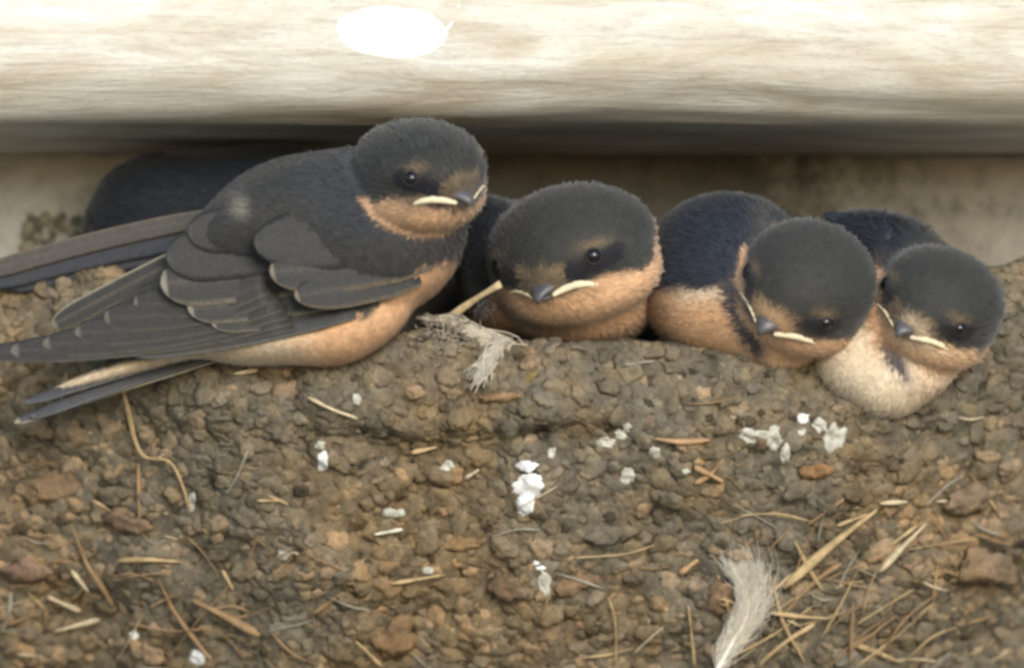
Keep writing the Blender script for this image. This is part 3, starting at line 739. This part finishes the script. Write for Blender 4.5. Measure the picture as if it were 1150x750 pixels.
def f3(x, y, p, j):
    n = len(x)
    dark = 1 - sm(313, 330, y + j * 8 + (x - 800) * .12)
    c = lerp(np.tile(ORBR * 1.05, (n, 1)), CREAM * .9, np.exp(-((x - 790) / 45) ** 2 - ((y - 325) / 14) ** 2) * .8)
    c = lerp(c, RUF, sm(820, 860, x))
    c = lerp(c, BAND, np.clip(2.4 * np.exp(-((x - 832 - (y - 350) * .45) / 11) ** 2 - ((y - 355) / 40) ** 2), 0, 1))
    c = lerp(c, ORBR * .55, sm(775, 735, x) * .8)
    nb = lerp(np.tile(NAVY * 1.25, (n, 1)), GREYD * 1.3, np.clip(np.exp(-((x - 858) / 14) ** 2 - ((y - 250) / 50) ** 2), 0, 1) * .8)
    return lerp(c, nb, dark)
h3 = Head(904, 320, -.1, (-35.4, 25.5, -37.4), 1.02, 1.06, 1.0)
h3.rust = (.26, .05)
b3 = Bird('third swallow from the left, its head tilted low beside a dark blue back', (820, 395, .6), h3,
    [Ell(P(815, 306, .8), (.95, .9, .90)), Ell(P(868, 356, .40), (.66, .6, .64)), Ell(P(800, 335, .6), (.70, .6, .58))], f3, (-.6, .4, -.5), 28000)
def f4(x, y, p, j):
    n = len(x)
    dark = 1 - sm(358, 376, y + j * 8 + (x - 950) * .10)
    c = np.tile(CREAM * 1.0, (n, 1))
    c = lerp(c, RUF * 1.1, sm(1000, 1070, x) * .5)
    c = lerp(c, ORBR * 1.1, np.clip(1.4 * np.exp(-((x - 990) / 12) ** 2 - ((y - 350) / 34) ** 2), 0, 1))
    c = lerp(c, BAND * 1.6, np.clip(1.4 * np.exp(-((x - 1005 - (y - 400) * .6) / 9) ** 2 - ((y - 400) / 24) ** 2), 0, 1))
    up = lerp(np.tile(NAVY * .9, (n, 1)), CROWN, sm(1000, 1060, x))
    rust = np.clip(1.5 * np.exp(-((x - 990) / 11) ** 2 - ((y - 350) / 32) ** 2), 0, 1)
    return lerp(lerp(c, up, dark), ORBR, rust)
h4 = Head(1053, 341, -.1, (-29.8, 12.4, -31.7), .96, 1.06, 1.0)
h4.rust = (.28, .05)
b4 = Bird('rightmost swallow with cream breast leaning over the nest rim', (985, 440, .5), h4,
    [Ell(P(983, 372, .45), (.74, .72, .86), rotxz(-14)), Ell(P(1005, 310, .75), (.80, .7, .62), rotxz(-24)), Ell(P(972, 264, .70), (.46, .4, .19), rotxz(-14)), Ell(P(975, 428, .15), (.48, .35, .26), rotxz(-32)), Ell(P(1030, 418, .15), (.52, .38, .30), rotxz(30))], f4, (-.3, .2, -.8), 28000)
for i, (b, t, wd) in enumerate([((1000, 268), (924, 240), 14), ((1000, 262), (940, 241), 14)]):
    feather(b, t, wd, .1 + .04 * i, .5 + .02 * i, NAVY * 1.2, (.03, .03, .032), .02, b4.root, W, tipround=.3, tilt=.1, camber=.05, edge_w=.06)
def f5(x, y, p, j): return lerp(np.tile(NAVY * .5, (len(x), 1)), NAVY * .7, sm(.3, .8, j))
b5 = Bird('swallow turned away behind the leftmost bird, only its dark blue back showing', (230, 320, 1.7), None,
    [Ell(P(250, 250, 1.75), (1.4, .7, .84), rotxz(8)), Ell(P(172, 252, 1.75), (.74, .55, .80), rotxz(-6)), Ell(P(330, 225, 1.7), (.9, .6, .6))], f5, (-1, 0, -.3), 9000)
for i, (b, t, wd) in enumerate([((350, 205), (150, 184), 26), ((350, 215), (122, 200), 34), ((350, 228), (108, 224), 38), ((350, 245), (101, 246), 38)]):
    feather(b, t, wd, 1.42, 1.46 + .01 * i, NAVY * .5, NAVY * .5, .02, b5.root, W, tilt=.05, camber=.02, edge_w=.04, tipround=.12)
b5.root['group'] = 'young swallows crowded on the nest rim'

# pale tufts
def tuft(px, py, y, rpx, n, col, parent, name='down_tuft', direc=(-.6, 0, -.8), spread=.7, label=None):
    VV, FF, CC, k = [], [], [], 0
    for _ in range(n):
        a = rng.normal(0, rpx / 260, 3); a[1] *= .4
        b = P(px, py, y) + a; d = np.array(direc) + rng.normal(0, spread, 3) * (1, .4, 1); d /= np.linalg.norm(d)
        ln = rpx / 100 * rng.uniform(.5, 1.2); pts = [b, b + d * ln * .5 + rng.normal(0, .03, 3), b + d * ln + rng.normal(0, .05, 3)]
        V, F = tube(pts, lambda t: .007 * (1.1 - t), 5, 4)
        VV.append(V); FF += [tuple(i + k for i in f) for f in F]; k += len(V); CC.append(np.tile(np.array(col) * rng.uniform(.7, 1.2), (len(V), 1)))
    o = link(name, mesh(name, np.vstack(VV), FF, M['down'], np.vstack(CC)), parent); 
    if label: tag(o, label)
    return o
tuft(543, 345, .15, 12, 60, (.12, .11, .10), b2.root)

# legs of bird one, gripping the mud
def foot(bird, px, py, y):
    V, F = tube([P(px + 6, py - 26, y + .1), P(px, py - 8, y), P(px + 2, py + 4, y - .03)], .035, 8, 6)
    o = link('foot', mesh('foot', V, F, M['leg']), bird.root)
    for dx, dy in ((-9, 14), (2, 17), (12, 12)):
        V, F = tube([P(px + 2, py + 2, y - .03), P(px + 2 + dx * .6, py + dy * .55, y - .10), P(px + 2 + dx, py + dy, y - .04)], lambda t: .026 * (1.15 - t), 7, 5)
        c = link('toe', mesh('toe', V, F, M['leg']), bird.root)
foot(b1, 72, 446, .42)

FORE(b1, .40); FORE(b3, .2)

# ------------------------------------------------------------------ loose things
def loose_straw():
    a, b = P(498, 362, .05), P(562, 319, -.45)
    V, F = tube([a, (a + b) / 2 + np.array([0, 0, .02]), b], lambda t: .040 + .008 * math.sin(7 * t), 12, 8, .6)
    o = link('straw', mesh('straw', V, F, M['straw'], np.tile(np.array([.55, .43, .24]), (len(V), 1))))
    tag(o, 'pale stiff straw sticking up from the rim to the second bird\'s bill', 'straw')
loose_straw()
def fibre_tuft():
    VV, FF, CC, k = [], [], [], 0
    def add(pts, r_, c):
        nonlocal k
        V, F = tube(pts, r_, 9, 5); VV.append(V); FF.extend([tuple(i + k for i in f) for f in F]); k += len(V); CC.append(np.tile(np.array(c), (len(V), 1)))
    y0 = -.12
    for _ in range(60):
        t = rng.random(); add([P(478 + rng.normal(0, 5), 358 + rng.normal(0, 3), y0 + .1), P(520 + rng.normal(0, 5), 366 + rng.normal(0, 5), y0), P(556 + rng.normal(0, 8), 382 + rng.normal(0, 4), y0), P(583 + rng.normal(0, 6), 393 + rng.normal(0, 3), y0)], .008, np.array([.50, .44, .34]) * rng.uniform(.6, 1.15))
    for _ in range(45):
        add([P(562 + rng.normal(0, 6), 384 + rng.normal(0, 4), y0 - .05), P(552 + rng.normal(0, 6), 402 + rng.normal(0, 5), y0 - .12), P(535 + rng.normal(0, 7), 428 + rng.normal(0, 7), y0 - .2)], .007, np.array([.55, .50, .40]) * rng.uniform(.6, 1.1))
    for _ in range(110):
        px, py = 500 + rng.normal(0, 16), 378 + rng.normal(0, 8); a = rng.uniform(0, 6.28); l = rng.uniform(8, 20)
        add([P(px, py, y0), P(px + l * .5 * math.cos(a), py + l * .4 * math.sin(a), y0 - .08), P(px + l * math.cos(a), py + l * .7 * math.sin(a), y0)], .007, np.array([.36, .31, .235]) * rng.uniform(.5, 1.15))
    o = link('fibre_tuft', mesh('fibre_tuft', np.vstack(VV), FF, M['down'], np.vstack(CC)))
    tag(o, 'tangled pale fibre tuft on the nest rim below the loose straw', 'fibre tuft')
fibre_tuft()
def down_feather():
    rt = empty('down_feather', tuple(P(815, 745, nest_y(815, 745) - .2))); tag(rt, 'white fluffy down feather with curved shaft caught at the bottom of the nest', 'feather')
    sh = [(798, 765), (822, 722), (838, 694), (840, 668), (830, 640)]
    W3 = [P(px, py, top_y(838, 700, 14) - .10 - .08 * i / 4) for i, (px, py) in enumerate(sh)]
    V, F = tube(W3, lambda t: .026 * (1.05 - t) + .004, 24, 7); link('shaft', mesh('shaft', V, F, M['down'], np.tile((.75, .71, .60), (len(V), 1))), rt)
    C = catmull(W3, 60); VV, FF, CC, k = [], [], [], 0
    for _ in range(900):
        i = rng.integers(4, 59); sg = rng.choice([-1, 1]); t = C[min(i + 1, 59)] - C[i - 1]; t /= np.linalg.norm(t)
        s_ = np.cross(t, (0, -1, 0)) * sg; ln = rng.uniform(.18, .60) * (.75 + .4 * math.sin(i / 19))
        d1 = s_ * .55 + t * .9 + rng.normal(0, .16, 3); d2 = s_ * .0 + t + rng.normal(0, .35, 3); d3 = -s_ * .4 + t + rng.normal(0, .5, 3)
        V, F = tube([C[i], C[i] + d1 * ln * .35, C[i] + d1 * ln * .35 + d2 * ln * .35, C[i] + d1 * ln * .35 + d2 * ln * .35 + d3 * ln * .25], lambda t: .0045 * (1.1 - t), 7, 3)
        VV.append(V); FF.extend([tuple(q + k for q in f) for f in F]); k += len(V)
        CC.append(np.tile(np.array((.78, .71, .58)) * rng.uniform(.7, 1.15), (len(V), 1)))
    o = link('vane', mesh('vane', np.vstack(VV), FF, M['down'], np.vstack(CC)), rt); o['kind'] = 'stuff'
down_feather()
def glint():  # spot of sunlight on the beam, painted as a thin white disc and streak
    o = bpy.data.objects['wooden_beam']; me = o.data; n = len(me.vertices); A = np.zeros(n * 3); me.vertices.foreach_get('co', A)
    bv = BVHTree.FromPolygons(A.reshape(-1, 3).tolist(), [tuple(p.vertices) for p in me.polygons])
    def by(px, py): return bv.ray_cast(Vector(CAM), Vector(P(px, py, 0) - CAM).normalized())[0][1]
    rt = empty('painted_glint', tuple(P(436, 36, BEAM_Y))); tag(rt, 'painted glint of sunlight, a brilliant white oval on the front of the wooden beam', 'glint')
    V, nr, ns = [], 8, 48
    for k in range(nr + 1):
        for j in range(ns):
            t = 2 * math.pi * j / ns; rr = k / nr * (1 + .10 * n3((math.cos(t), math.sin(t), 3), 1.5) + .07 * n3((math.cos(t), math.sin(t), 3), 5))
            x_, y_ = 438 + 62 * rr * math.cos(t), 36 + 29 * rr * math.sin(t) + 3 * math.cos(t)
            V.append(P(x_, y_, by(x_, y_) - .012 * math.sqrt(max(0, 1 - (k / nr) ** 2)) - .002))
    F = [(k * ns + j, k * ns + (j + 1) % ns, (k + 1) * ns + (j + 1) % ns, (k + 1) * ns + j) for k in range(nr) for j in range(ns)]
    link('blob', mesh('blob', V, F, M['bright']), rt)
    pts = [P(a, b, by(a, b)) for a, b in ((494, 40), (506, 28), (516, 6))]
    V, F = tube(pts, lambda t: .022 * (1.1 - t * .6), 10, 6, .3); link('glint_streak', mesh('glint_streak', V, F, M['bright']), rt)
glint()
